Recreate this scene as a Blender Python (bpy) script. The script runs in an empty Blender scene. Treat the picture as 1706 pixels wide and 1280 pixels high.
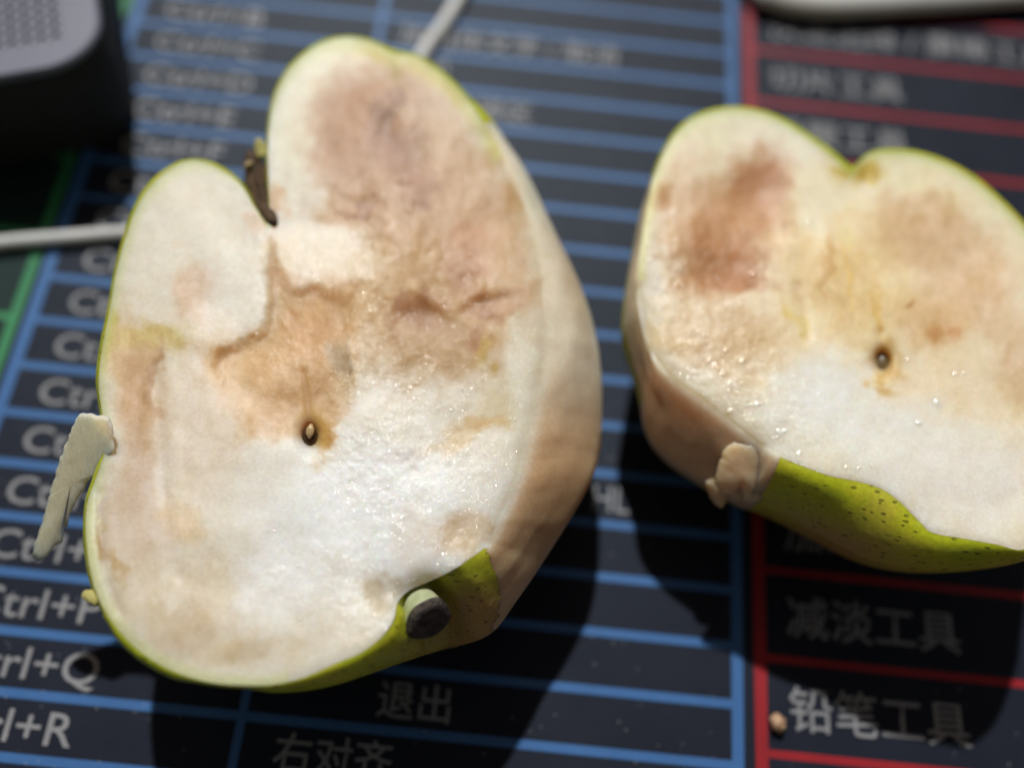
import bpy, math, random
import numpy as np
from mathutils import Vector, Matrix

# ------------------------------------------------------------------ camera, sky, sun, exposure
SC = bpy.context.scene
COL = SC.collection
F, CX, CY, DIST = 1500.0, 853.0, 640.0, 147.0          # focal length and centre in photo pixels, millimetres to the mat
_dy = np.array([342, -3395, F]); _dy /= np.linalg.norm(_dy)
_dx = np.array([1, .105, (3395 * .105 - 342) / F]); _dx /= np.linalg.norm(_dx)
_dz = np.cross(_dx, _dy)
RWC = np.stack([_dx, _dy, _dz], 1)
CAM = RWC.T @ np.array([0, 0, -DIST])
MM = 0.001

def ray(px, py):
    d = np.stack([(np.asarray(px, float) - CX) / F, (np.asarray(py, float) - CY) / F, np.ones_like(np.asarray(px, float))], -1)
    return d @ RWC                                       # rows: world directions

def at(px, py, z=0.0):
    """point (mm) at height z over the mat seen at photo pixel px, py"""
    d = ray(px, py); t = (np.asarray(z, float) - CAM[2]) / d[..., 2]
    return CAM + t[..., None] * d

cam_d = bpy.data.cameras.new('camera'); cam = bpy.data.objects.new('camera', cam_d); COL.objects.link(cam)
Rb = RWC.T @ np.diag([1, -1, -1])
M = Matrix([list(Rb[i]) + [CAM[i] * MM] for i in range(3)] + [[0, 0, 0, 1]])
cam.matrix_world = M
cam_d.sensor_fit = 'HORIZONTAL'; cam_d.sensor_width = 36
cam_d.lens = F / 1706 * 36
cam_d.clip_start = .005; cam_d.clip_end = 50
FOCUS = at(700, 760, 30.)
cam_d.dof.use_dof = True
cam_d.dof.focus_distance = float((FOCUS - CAM) @ RWC[:, 2] * 0 + (RWC.T @ np.array([0, 0, 1])) @ (FOCUS - CAM)) * MM
cam_d.dof.aperture_fstop = 5.4
SC.camera = cam

SUN_AZ, SUN_EL = math.radians(-12), math.radians(52)
sv = Vector((math.sin(SUN_AZ) * math.cos(SUN_EL), math.cos(SUN_AZ) * math.cos(SUN_EL), math.sin(SUN_EL)))
W = bpy.data.worlds.new('World'); SC.world = W; W.use_nodes = True
nt = W.node_tree
sky = nt.nodes.new('ShaderNodeTexSky'); sky.sky_type = 'NISHITA'; sky.sun_disc = False
sky.sun_elevation = SUN_EL; sky.sun_rotation = SUN_AZ
bg = nt.nodes['Background']; bg.inputs['Strength'].default_value = .055
warm = nt.nodes.new('ShaderNodeMix'); warm.data_type = 'RGBA'; warm.blend_type = 'MULTIPLY'; warm.inputs[0].default_value = 1
warm.inputs[7].default_value = (1, .66, .40, 1)          # a warm surrounding instead of open blue sky
nt.links.new(sky.outputs[0], warm.inputs[6]); nt.links.new(warm.outputs[2], bg.inputs[0])
sl = bpy.data.lights.new('sun', 'SUN'); so = bpy.data.objects.new('sun', sl); COL.objects.link(so)
sl.energy = 3.2; sl.angle = math.radians(1.5); sl.color = (1, .99, .965)
so.rotation_euler = sv.to_track_quat('Z', 'Y').to_euler(); so.location = (0, .3, .5)
SC.view_settings.view_transform = 'Standard'; SC.view_settings.look = 'None'
SC.view_settings.exposure = 0; SC.view_settings.gamma = 1

# ------------------------------------------------------------------ helpers
rng = np.random.default_rng(7); random.seed(7)

def lin(c):
    c = np.asarray(c, float) / 255
    return np.where(c <= .04045, c / 12.92, ((c + .055) / 1.055) ** 2.4)

def sstep(a, b, x):
    t = np.clip((x - a) / (b - a), 0, 1); return t * t * (3 - 2 * t)

_tab = rng.random((256, 256))
def vnoise(x, y, s, seed=0):
    ca, sa = math.cos(seed * 1.37 + .6), math.sin(seed * 1.37 + .6); x, y = np.asarray(x), np.asarray(y)
    x, y = (x * ca - y * sa) / s + seed * 17.3, (x * sa + y * ca) / s + seed * 9.1
    xi = np.floor(x).astype(int); yi = np.floor(y).astype(int); fx = x - xi; fy = y - yi
    fx = fx * fx * (3 - 2 * fx); fy = fy * fy * (3 - 2 * fy)
    g = lambda a, b: _tab[a % 256, b % 256]
    return (g(xi, yi) * (1 - fx) * (1 - fy) + g(xi + 1, yi) * fx * (1 - fy) + g(xi, yi + 1) * (1 - fx) * fy + g(xi + 1, yi + 1) * fx * fy) * 2 - 1

def fbm(x, y, s, seed=0, o=4):
    r = 0; a = 1
    for k in range(o):
        r = r + a * vnoise(x, y, s / 2 ** k, seed + k * 3); a *= .55
    return r

def polysd(x, y, poly):
    """signed distance in pixels, positive inside"""
    P = np.asarray(poly, float); d = np.full(np.shape(x), 1e9); ins = np.zeros(np.shape(x), bool)
    for i in range(len(P)):
        a, b = P[i], P[(i + 1) % len(P)]
        e = b - a; wx, wy = x - a[0], y - a[1]
        t = np.clip((wx * e[0] + wy * e[1]) / (e @ e + 1e-9), 0, 1)
        d = np.minimum(d, (wx - t * e[0]) ** 2 + (wy - t * e[1]) ** 2)
        c = ((a[1] <= y) & (b[1] > y)) | ((b[1] <= y) & (a[1] > y))
        xx = a[0] + (y - a[1]) * e[0] / (e[1] if e[1] else 1e-9)
        ins ^= c & (x < xx)
    d = np.sqrt(d); return np.where(ins, d, -d)

def spline(P, closed=True, step=6.0):
    P = np.asarray(P, float); n = len(P); out = []
    for i in range(n if closed else n - 1):
        g = (lambda k: P[k % n]) if closed else (lambda k: P[min(max(k, 0), n - 1)])
        p0, p1, p2, p3 = g(i - 1), g(i), g(i + 1), g(i + 2)
        L = max(np.hypot(*(p2 - p1)[:2]), np.hypot(*(p2 - p1)[2:4]) if P.shape[1] > 3 else 0)
        m = max(2, int(round(L / step)))
        for t in np.arange(m) / m:
            out.append(.5 * (2 * p1 + (p2 - p0) * t + (2 * p0 - 5 * p1 + 4 * p2 - p3) * t * t + (3 * p1 - p0 - 3 * p2 + p3) * t ** 3))
    if not closed: out.append(P[-1])
    return np.array(out)

def mesh(name, verts, faces, mats, parent=None, smooth=True, attrs=None, fmat=None, fix=True):
    me = bpy.data.meshes.new(name)
    me.from_pydata([tuple(v) for v in np.asarray(verts) * MM], [], [tuple(int(i) for i in f) for f in faces])
    if smooth: me.polygons.foreach_set('use_smooth', [True] * len(me.polygons))
    for m in (mats if isinstance(mats, (list, tuple)) else [mats]): me.materials.append(m)
    if fmat is not None: me.polygons.foreach_set('material_index', [int(i) for i in fmat])
    for k, v in (attrs or {}).items():
        v = np.asarray(v, float)
        if v.ndim == 2:
            a = me.attributes.new(k, 'FLOAT_COLOR', 'POINT')
            a.data.foreach_set('color', np.concatenate([v, np.ones((len(v), 1))], 1).ravel())
        else:
            a = me.attributes.new(k, 'FLOAT', 'POINT'); a.data.foreach_set('value', v)
    me.update()
    if fix:
        import bmesh
        bm = bmesh.new(); bm.from_mesh(me); bmesh.ops.recalc_face_normals(bm, faces=bm.faces); bm.to_mesh(me); bm.free()
    o = bpy.data.objects.new(name, me); COL.objects.link(o)
    if parent: o.parent = parent; o.matrix_parent_inverse = parent.matrix_world.inverted()
    return o

def empty(name, loc):
    o = bpy.data.objects.new(name, None); o.empty_display_size = .01
    o.location = np.asarray(loc) * MM; COL.objects.link(o)
    o.matrix_world = Matrix.Translation(o.location); return o

def tag(o, label=None, cat=None, group=None, kind=None):
    if label: o['label'] = label
    if cat: o['category'] = cat
    if group: o['group'] = group
    if kind: o['kind'] = kind
    return o

def grid_faces(r, c, closed=True):
    F_ = []
    for i in range(r - 1):
        for j in range(c if closed else c - 1):
            k = (j + 1) % c; F_.append((i * c + j, i * c + k, (i + 1) * c + k, (i + 1) * c + j))
    return F_

# ------------------------------------------------------------------ materials
def mat(name, base=(.5, .5, .5), rough=.5, **kw):
    m = bpy.data.materials.new(name); m.use_nodes = True
    b = m.node_tree.nodes['Principled BSDF']
    b.inputs['Base Color'].default_value = (*base, 1); b.inputs['Roughness'].default_value = rough
    for k, v in kw.items(): b.inputs[k.replace('_', ' ')].default_value = v
    return m, m.node_tree, b

def N(t, kind, **kw):
    n = t.nodes.new(kind)
    for k, v in kw.items():
        if k in n.inputs.keys(): n.inputs[k].default_value = v
        else: setattr(n, k, v)
    return n

def coord(t): return N(t, 'ShaderNodeTexCoord').outputs['Object']

def noise(t, feat_mm, detail=3, rough=.55, dist=0.):
    n = N(t, 'ShaderNodeTexNoise'); n.inputs['Scale'].default_value = 1000 / feat_mm
    n.inputs['Detail'].default_value = detail; n.inputs['Roughness'].default_value = rough; n.inputs['Distortion'].default_value = dist
    t.links.new(coord(t), n.inputs['Vector']); return n.outputs['Fac']

def ramp(t, src, stops):
    r = N(t, 'ShaderNodeValToRGB'); e = r.color_ramp.elements
    while len(e) < len(stops): e.new(.5)
    for x, (p, c) in zip(e, stops): x.position = p; x.color = (*c, 1) if len(c) == 3 else c
    t.links.new(src, r.inputs[0]); return r.outputs[0]

def math_(t, op, a, b):
    n = N(t, 'ShaderNodeMath', operation=op)
    for i, v in enumerate((a, b)):
        if isinstance(v, (int, float)): n.inputs[i].default_value = v
        else: t.links.new(v, n.inputs[i])
    return n.outputs[0]

def mix(t, fac, a, b, blend='MIX'):
    n = N(t, 'ShaderNodeMix', data_type='RGBA', blend_type=blend)
    for k, v in ((0, fac), (6, a), (7, b)):
        if isinstance(v, (int, float)): n.inputs[k].default_value = v
        elif isinstance(v, tuple): n.inputs[k].default_value = (*v, 1)
        else: t.links.new(v, n.inputs[k])
    return n.outputs[2]

def bump(t, b, h, dist_mm, strength=1., prev=None):
    n = N(t, 'ShaderNodeBump'); n.inputs['Distance'].default_value = dist_mm * MM; n.inputs['Strength'].default_value = strength
    t.links.new(h, n.inputs['Height'])
    if prev: t.links.new(prev, n.inputs['Normal'])
    t.links.new(n.outputs[0], b.inputs['Normal']); return n.outputs[0]

# pear flesh: pigment from the 'tint' attribute, wetness from 'wet'
FLESH, t, b = mat('pear_flesh', rough=.4)
ta = N(t, 'ShaderNodeAttribute', attribute_name='tint'); wa = N(t, 'ShaderNodeAttribute', attribute_name='wet')
fib = noise(t, .45, 4, .6); fib2 = noise(t, 2.2, 4, .6, .6)
c = mix(t, 1., ta.outputs['Color'], ramp(t, fib, [(.3, (.93, .92, .9)), (.7, (1.05, 1.05, 1.05))]), 'MULTIPLY')
c = mix(t, 1., c, ramp(t, fib2, [(.3, (.95, .935, .91)), (.7, (1.03, 1.03, 1.03))]), 'MULTIPLY')
t.links.new(c, b.inputs['Base Color'])
b.inputs['Subsurface Weight'].default_value = .95; b.inputs['Subsurface Radius'].default_value = (1, .7, .42); b.inputs['Subsurface Scale'].default_value = .005
b.inputs['Roughness'].default_value = .45; b.inputs['Specular IOR Level'].default_value = .3
t.links.new(math_(t, 'MULTIPLY', wa.outputs['Fac'], 1.), b.inputs['Coat Weight']); b.inputs['Coat Roughness'].default_value = .11; b.inputs['Coat IOR'].default_value = 1.4
bump(t, b, math_(t, 'ADD', noise(t, 1.1, 3, .5), math_(t, 'MULTIPLY', fib, .4)), .05, .6)
cb = N(t, 'ShaderNodeBump'); cb.inputs['Distance'].default_value = .54 * MM; cb.inputs['Strength'].default_value = 1
t.links.new(math_(t, 'ADD', noise(t, .7, 2, .5), math_(t, 'MULTIPLY', noise(t, 3.5, 2), 1.6)), cb.inputs['Height']); t.links.new(cb.outputs[0], b.inputs['Coat Normal'])

# pear skin
SKIN, t, b = mat('pear_skin', rough=.36)
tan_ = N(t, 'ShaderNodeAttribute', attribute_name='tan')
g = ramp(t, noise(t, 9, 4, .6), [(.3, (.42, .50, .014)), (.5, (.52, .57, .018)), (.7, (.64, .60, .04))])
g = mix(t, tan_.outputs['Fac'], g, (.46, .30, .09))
v = N(t, 'ShaderNodeTexVoronoi', feature='F1'); v.inputs['Scale'].default_value = 1000 / .95
mp = N(t, 'ShaderNodeMapping'); mp.inputs['Scale'].default_value = (.55, 1, 1.4); t.links.new(coord(t), mp.inputs[0]); t.links.new(mp.outputs[0], v.inputs['Vector'])
dot = math_(t, 'LESS_THAN', math_(t, 'ADD', v.outputs['Distance'], math_(t, 'MULTIPLY', noise(t, .7, 2), .22)), .33)
big = ramp(t, noise(t, 5, 2), [(.34, (0, 0, 0)), (.46, (1, 1, 1))])
dots = math_(t, 'MULTIPLY', dot, big)
g = mix(t, math_(t, 'MULTIPLY', dots, .66), g, (.03, .035, .006))
g = mix(t, .5, g, ramp(t, noise(t, .5, 3), [(.3, (.7, .7, .7)), (.7, (1.15, 1.15, 1.15))]), 'MULTIPLY')
t.links.new(g, b.inputs['Base Color'])
b.inputs['Subsurface Weight'].default_value = .6; b.inputs['Subsurface Radius'].default_value = (1, .9, .2); b.inputs['Subsurface Scale'].default_value = .0035
bump(t, b, math_(t, 'SUBTRACT', noise(t, 1.1, 3), math_(t, 'MULTIPLY', dots, .35)), .12, .7)

def simple(name, c0, c1, feat, rough, bmp=.05, **kw):
    m, t, b = mat(name, rough=rough, **kw)
    t.links.new(ramp(t, noise(t, feat, 4, .6), [(.3, c0), (.7, c1)]), b.inputs['Base Color'])
    bump(t, b, noise(t, feat * .5, 4, .6), bmp, .8); return m

STEM = simple('stem_green', (.34, .40, .20), (.56, .56, .38), 1.6, .42, .12)
STEM_END = simple('stem_dark_end', (.006, .005, .004), (.11, .085, .07), 1.0, .5, .9)
SEED = simple('seed_brown', (.03, .014, .006), (.10, .05, .02), 1.5, .22, .04)
SEED_PALE = simple('seed_pale', (.42, .27, .12), (.55, .40, .2), .8, .3, .04)
SEED_OLD = simple('seed_dull', (.10, .075, .035), (.2, .15, .075), .9, .3, .05)
CALYX = simple('calyx_brown', (.022, .013, .007), (.12, .065, .032), 1.2, .8, .4)
CALYX_PALE = simple('calyx_pale', (.28, .2, .1), (.4, .32, .16), 1.2, .8, .2)
DROP, t, b = mat('juice', rough=.16); da = N(t, 'ShaderNodeAttribute', attribute_name='tint'); t.links.new(da.outputs['Color'], b.inputs['Base Color'])
b.inputs['Coat Weight'].default_value = 1; b.inputs['Coat Roughness'].default_value = .1
SCRAP = simple('skin_scrap', (.44, .40, .12), (.58, .52, .22), 2, .4, .1)
CRUMB = simple('crumb', (.4, .24, .13), (.62, .42, .26), .8, .5, .2)

# cloth of the mat
def cloth(name, c0, c1, rough=.5, spec=.5):
    m, t, b = mat(name, rough=rough)
    w = []
    for ax in ('X', 'Y'):
        wv = N(t, 'ShaderNodeTexWave', wave_type='BANDS', bands_direction=ax); wv.inputs['Scale'].default_value = 2 * math.pi / (20 * .00045)
        wv.inputs['Distortion'].default_value = .6; wv.inputs['Detail'].default_value = 1
        t.links.new(coord(t), wv.inputs['Vector']); w.append(wv.outputs['Fac'])
    h = math_(t, 'MULTIPLY', w[0], w[1])
    col = mix(t, 1., ramp(t, noise(t, 11, 5, .6), [(.3, c0), (.7, c1)]), ramp(t, h, [(0, (.78, .78, .78)), (.8, (1.15, 1.15, 1.15))]), 'MULTIPLY')
    dv = N(t, 'ShaderNodeTexVoronoi', feature='F1'); dv.inputs['Scale'].default_value = 1000 / 1.9; t.links.new(coord(t), dv.inputs['Vector'])
    dust = math_(t, 'MULTIPLY', math_(t, 'LESS_THAN', dv.outputs['Distance'], math_(t, 'MULTIPLY', noise(t, 3, 2), .17)), math_(t, 'GREATER_THAN', noise(t, 6, 2), .47))
    col = mix(t, math_(t, 'MULTIPLY', dust, .25), col, (.5, .5, .5))
    t.links.new(col, b.inputs['Base Color'])
    b.inputs['Specular IOR Level'].default_value = spec; b.inputs['Specular Tint'].default_value = (.72, .86, 1, 1)
    bump(t, b, math_(t, 'ADD', h, noise(t, .3, 2)), .05, .5); return m

CLOTH = cloth('mat_cloth_black', (.012, .0145, .025), (.018, .021, .035), .5, .2)
BLUE = cloth('print_blue', (.045, .14, .36), (.058, .175, .43), .5, .4)
RED = cloth('print_red', (.30, .009, .014), (.40, .015, .02), .5, .4)
GREEN = cloth('print_green', (.035, .24, .08), (.05, .3, .11), .5, .4)
WHITE = cloth('print_grey', (.26, .26, .27), (.34, .34, .35), .5, .4)

# ------------------------------------------------------------------ the desk mat and its print
def bevel_box(x0, y0, z0, x1, y1, z1, r=2.0, n=5, top=.8):
    """rounded-corner slab outline loops: returns verts, faces"""
    ring = []
    for cx, cy, a0 in ((x1 - r, y1 - r, 0), (x0 + r, y1 - r, 90), (x0 + r, y0 + r, 180), (x1 - r, y0 + r, 270)):
        for k in range(n + 1):
            a = math.radians(a0 + 90 * k / n); ring.append((cx + r * math.cos(a), cy + r * math.sin(a)))
    ring = np.array(ring); c = ring.mean(0); V = []
    prof = [(z0, top * .6), (z0 + top * .6, 0), (z1 - top, 0), (z1 - top * .3, top * .3), (z1, top)]
    for z, ins in prof:
        d = ring - c; l = np.linalg.norm(d, axis=1, keepdims=True)
        V += [(*p, z) for p in (c + d * (1 - ins / np.minimum(l, 1e9)))]
    m = len(ring); Fc = grid_faces(len(prof), m)
    Fc.append(tuple(range((len(prof) - 1) * m, len(prof) * m))); Fc.append(tuple(reversed(range(m))))
    return np.array(V), Fc

MATY = (-210, 190); MATX = (-330, 470)
vb, fb = bevel_box(MATX[0], MATY[0], -3, MATX[1], MATY[1], 0, 12, 6, .6)
desk_mat = mesh('desk_mat', vb, fb, CLOTH, smooth=False)
tag(desk_mat, 'black cloth desk mat printed with blue, red and green ruled tables of shortcuts', 'desk mat')

def strips(name, rects, m, z):
    V, Fc = [], []
    for x0, y0, x1, y1 in rects:
        i = len(V); V += [(x0, y0, z), (x1, y0, z), (x1, y1, z), (x0, y1, z)]; Fc.append((i, i + 1, i + 2, i + 3))
    return mesh(name, V, Fc, m, desk_mat, smooth=False, fix=False)

P, Y0 = 8.14, -13.65
rows = [Y0 + P * k for k in range(-22, 22) if MATY[0] + 6 < Y0 + P * k < MATY[1] - 4]
for i, y in enumerate(rows): strips('printed_line', [(-79.0, y - .64, 36.3, y + .64)], BLUE, .03)
for x, w in ((-79.4, .95), (-32.6, .6), (36.7, .85)): strips('printed_column_line', [(x - w, rows[0], x + w, rows[-1])], BLUE, .045)
PR, YR = 13.0, 64.7
rrows = [YR + PR * k for k in range(-20, 10) if MATY[0] + 6 < YR + PR * k < MATY[1] - 4]
for y in rrows: strips('printed_line', [(40.1, y - .55, 150, y + .55)], RED, .03)
strips('printed_column_line', [(39.2, rrows[0], 41.0, rrows[-1])], RED, .045)
grows = [2.63 + 16.28 * k for k in range(-12, 12) if MATY[0] + 6 < 2.63 + 16.28 * k < MATY[1] - 4]
for y in grows: strips('printed_line', [(-160, y - .6, -82.4, y + .6)], GREEN, .03)
GREEN_DARK = cloth('print_dark_green', (.010, .026, .020), (.015, .036, .027), .5, .2)
strips('printed_panel', [(-160, grows[0], -82.4, grows[-1])], GREEN_DARK, .015)
strips('printed_column_line', [(-82.9, grows[0], -81.3, grows[-1])], GREEN, .045)

def word(txt, x, y, size, m=WHITE, z=.06, sx=1.0):
    cu = bpy.data.curves.new('tmp', 'FONT'); cu.body = txt; cu.size = 1; cu.resolution_u = 3; cu.offset = .006
    tmp = bpy.data.objects.new('tmp', cu); COL.objects.link(tmp)
    dg = bpy.context.evaluated_depsgraph_get(); dg.update()
    me = bpy.data.meshes.new_from_object(tmp.evaluated_get(dg)); bpy.data.objects.remove(tmp)
    n = len(me.vertices); co = np.empty(n * 3); me.vertices.foreach_get('co', co); co = co.reshape(-1, 3)
    if n:
        co[:, 0] = (co[:, 0] * size * sx + x) * MM; co[:, 1] = (co[:, 1] * size + y) * MM; co[:, 2] = z * MM
        me.vertices.foreach_set('co', co.ravel())
    me.materials.clear(); me.materials.append(m); me.update()
    o = bpy.data.objects.new('printed_word', me); COL.objects.link(o); o.parent = desk_mat
    return o

for k, ch in enumerate('BCDEFGHIJKLMNOPQR'):
    word('Ctrl+' + ch, -74.4, Y0 + P * (10.5 - k) - 2.1, 6.1, sx=1.13)
second = {'B': '加粗体文字 / 取消', 'C': '拷贝', 'D': '取消选择区', 'E': '合并图层', 'F': '重复滤镜', 'G': '图层编组', 'H': '显示', 'I': '反相', 'J': '复制层', 'K': '首选项',
          'L': '色阶', 'M': '曲线', 'N': '新建', 'O': '打开', 'P': '打印', 'Q': '退出', 'R': '右对齐'}
for k, ch in enumerate('BCDEFGHIJKLMNOPQR'):
    x = {'Q': -14.5, 'R': -27.5}.get(ch, -28.6)
    word(second[ch], x, Y0 + P * (10.5 - k) - 2.0, 5.5)
word('HL', 14.0, Y0 + P * -.5 - 2.1, 6., sx=.82)
tools = {2: '移动工具', 1: '快速选择 / 魔棒工具', 0: '切片工具', -1: '吸管工具', -7: '加深工具', -8: '减淡工具', -9: '铅笔工具'}
for k, s in tools.items():
    word(s, 44.0, YR + PR * k + PR / 2 - 2.6, 6.6)

# ------------------------------------------------------------------ pear halves
KL = np.array([.86, .83, .785])      # sunlight on the level cut face relative to its colour

def paint(px, py, base, blobs, seed):
    blobs, polys, late = blobs if isinstance(blobs, tuple) else (blobs, [], [])
    wx = px + 20 * fbm(px, py, 80, seed) + 9 * fbm(px, py, 22, seed + 5, 5); wy = py + 20 * fbm(px, py, 80, seed + 11) + 9 * fbm(px, py, 22, seed + 9, 5)
    c = np.broadcast_to(lin(base), px.shape + (3,)).copy()
    for item in list(blobs) + list(polys) + list(late):
        if len(item) == 4:
            pl, col, al, soft = item; soft, fy = soft if isinstance(soft, tuple) else (soft, None)
            w = (al if fy is None else al * (1 - .85 * sstep(fy[0], fy[1], py + .5 * (wy - py)))) * sstep(-soft, soft, polysd(px + .25 * (wx - px), py + .25 * (wy - py), pl))
            c = c * (1 - w[..., None]) + lin(col) * w[..., None]; continue
        x, y, rx, ry, rot, col, al = item
        a = math.radians(rot); dx, dy = wx - x, wy - y
        u = (dx * math.cos(a) + dy * math.sin(a)) / rx; v_ = (-dx * math.sin(a) + dy * math.cos(a)) / ry
        w = al * sstep(1.35, .35, np.sqrt(u * u + v_ * v_))
        c = c * (1 - w[..., None]) + lin(col) * w[..., None]
    br = np.clip(1 - c[..., 2:3] / .52, 0, 1); mott = (fbm(px, py, 46, seed + 20, 4) + .6 * fbm(px * 1.0, py * .5, 12, seed + 24, 3))[..., None]
    c = c * (1 + mott * np.array([.09, .14, .27]) * (.12 + br * 1.1))
    c = np.clip(c, .002, 1); c = c * np.minimum((c.mean(-1, keepdims=True) / .58), 1) ** np.array([.30, .46, .80])       # browned flesh is deeper in colour
    return np.clip(c / KL, .004, .9)

RIM_TINT = lin((206, 206, 126))

def bow(rx, ry, ox, oy, d):
    """how strongly the side bows out below the cut edge"""
    return 2.3 if (rx > 1297 and ry > 700) or (rx < 660 and ry > 1000) else (1.5 if rx > 650 else 1.3)

def pear_body(root, ctrl, centre, z0, height, base, blobs, wet, seed, foot, is_peeled, facet_col, tanf, dent=None, nr=150, ns=14):
    """ctrl rows: rim px, rim py, outer px, outer py, drop (mm). Builds flesh (cut face and peeled side) and skin (the rest)."""
    S = spline([(*c_, bow(*c_)) for c_ in ctrl], True, 6.0); n = len(S)
    t_ = np.linspace(0, 1, nr)[1:] ** .92
    px = centre[0] + (S[None, :, 0] - centre[0]) * t_[:, None]; py = centre[1] + (S[None, :, 1] - centre[1]) * t_[:, None]
    h = height(px, py)
    edge = sstep(.94, 1., t_)[:, None] ** 2 * .08; h = h - edge
    V = at(px, py, z0 + h); col = paint(px, py, base, blobs, seed)
    rk = (sstep(.94, 1., t_)[:, None] * (.55 * (S[:, 4] < 4.6) + .05)[None])[..., None]; col = col * (1 - rk) + RIM_TINT / KL * rk; wt = wet(px, py)
    cv = at(np.array([centre[0]]), np.array([centre[1]]), z0 + height(np.array([centre[0]]), np.array([centre[1]])))
    # side: rim -> outer ring, then a rounded underside down to the mat
    rim = V[-1]; zr = rim[:, 2]
    drop = np.maximum(S[:, 4], .4) * np.where(S[:, 5] > 1.7, .5, 1.)
    thin = np.where((S[:, 4] < 4.6) & (np.hypot(S[:, 2] - S[:, 0], S[:, 3] - S[:, 1]) < 12), .6, 1.)
    zs = zr.copy()
    for _ in range(60): zs = .5 * zs + .25 * (np.roll(zs, 1) + np.roll(zs, -1))
    outer = at(S[:, 0] + (S[:, 2] - S[:, 0]) * thin, S[:, 1] + (S[:, 3] - S[:, 1]) * thin, zs - drop)
    for _ in range(10): outer = .5 * outer + .25 * (np.roll(outer, 1, 0) + np.roll(outer, -1, 0))
    rings = []; u = np.linspace(0, 1, ns)[1:]
    for k in u:
        q = rim * (1 - k) + outer * k
        q[:, 2] = zr - drop * k ** S[:, 5]
        q += (math.sin(math.pi * k) * fbm(q[:, 0] + 3 * q[:, 2], q[:, 1], 4.5, 33, 3) * np.minimum(drop, 8) * .018)[:, None]
        rings.append(q)
    side = np.array(rings)
    if dent is not None: side = dent(side)
    under = []
    cxy = np.array(foot)
    for ph in np.linspace(0, 1, 22)[1:]:
        a = ph * math.pi / 2; r = max(math.cos(a), 0) ** .62; zz = 1 - math.sin(a)
        q = outer.copy(); q[:, :2] = cxy + (outer[:, :2] - cxy) * (r * .97 + .03 * (1 - ph)); q[:, 2] = outer[:, 2] * zz + .05
        under.append(q)
    under = np.array(under)
    R1, R2 = len(side), len(under)
    # flesh mesh = face + peeled part of the side
    fv = [cv[0]] + list(V.reshape(-1, 3)); fc = [tuple(paint(np.array([centre[0]]), np.array([centre[1]]), base, blobs, seed)[0])] + list(col.reshape(-1, 3))
    fw = [0.] + list(wt.ravel())
    ff = [(0, 1 + (j + 1) % n, 1 + j) for j in range(n)]
    m = nr - 1
    for i in range(m - 1):
        for j in range(n):
            k = (j + 1) % n; ff.append((1 + i * n + j, 1 + i * n + k, 1 + (i + 1) * n + k, 1 + (i + 1) * n + j))
    base_i = 1 + (m - 1) * n
    allr = np.concatenate([rim[None], side, under]); lv = np.concatenate([[0], u, 1 + np.linspace(0, 1, 22)[1:]])
    off = len(fv)
    fv += list(allr.reshape(-1, 3))
    uu = lv[:, None] * np.ones(n)[None]; sx = np.broadcast_to(S[:, 0], uu.shape); sy = np.broadcast_to(S[:, 1], uu.shape)
    qx = S[None, :, 0] + (S[None, :, 2] - S[None, :, 0]) * np.minimum(uu, 1); qy = S[None, :, 1] + (S[None, :, 3] - S[None, :, 1]) * np.minimum(uu, 1)
    fcol = facet_col(qx, qy, uu); rc = col[-1].copy()
    for _ in range(80): rc = .5 * rc + .25 * (np.roll(rc, 1, 0) + np.roll(rc, -1, 0))
    rimc = rc[None] * np.ones_like(fcol)
    bl = sstep(-.05, .22, uu)[..., None]; fcol = rimc * (1 - bl) + fcol * bl
    fc += list(fcol.reshape(-1, 3)); fw += list((.25 + 0 * uu).ravel())
    skf = []
    peel = is_peeled(sx, sy, uu, qx, qy)
    for i in range(len(allr) - 1):
        for j in range(n):
            k = (j + 1) % n; f = (off + i * n + j, off + i * n + k, off + (i + 1) * n + k, off + (i + 1) * n + j)
            (ff if peel[i, j] else skf).append(f)
    fv = np.array(fv); fc = np.array(fc); fw = np.array(fw)
    def sub(faces, v):
        used = np.unique(np.concatenate([np.asarray(f) for f in faces])); mp_ = np.full(len(v), -1); mp_[used] = np.arange(len(used))
        return used, [tuple(mp_[list(f)][::-1]) for f in faces]
    uf, f1 = sub(ff, fv); us, f2 = sub(skf, fv)
    fo = mesh('flesh', fv[uf], f1, FLESH, root, fix=False, attrs={'tint': fc[uf], 'wet': fw[uf]})
    import bmesh
    bm = bmesh.new(); bm.from_mesh(fo.data); bmesh.ops.remove_doubles(bm, verts=bm.verts, dist=2e-6); bm.to_mesh(fo.data); bm.free()
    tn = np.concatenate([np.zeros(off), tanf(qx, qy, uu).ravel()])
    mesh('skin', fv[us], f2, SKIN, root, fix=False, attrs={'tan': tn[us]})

def bumpg(x, y, cx, cy, rx, ry, rot=0):
    a = math.radians(rot); dx, dy = x - cx, y - cy
    return np.exp(-(((dx * math.cos(a) + dy * math.sin(a)) / rx) ** 2 + ((-dx * math.sin(a) + dy * math.cos(a)) / ry) ** 2))

def ridge(x, y, pts, w, cusp=False):
    d = np.full(np.shape(x), 1e9)
    for (ax, ay), (bx, by) in zip(pts[:-1], pts[1:]):
        ex, ey = bx - ax, by - ay; t = np.clip(((x - ax) * ex + (y - ay) * ey) / (ex * ex + ey * ey), 0, 1)
        d = np.minimum(d, np.hypot(x - ax - t * ex, y - ay - t * ey))
    return np.exp(-d / w) if cusp else np.exp(-(d / w) ** 2)

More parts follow.
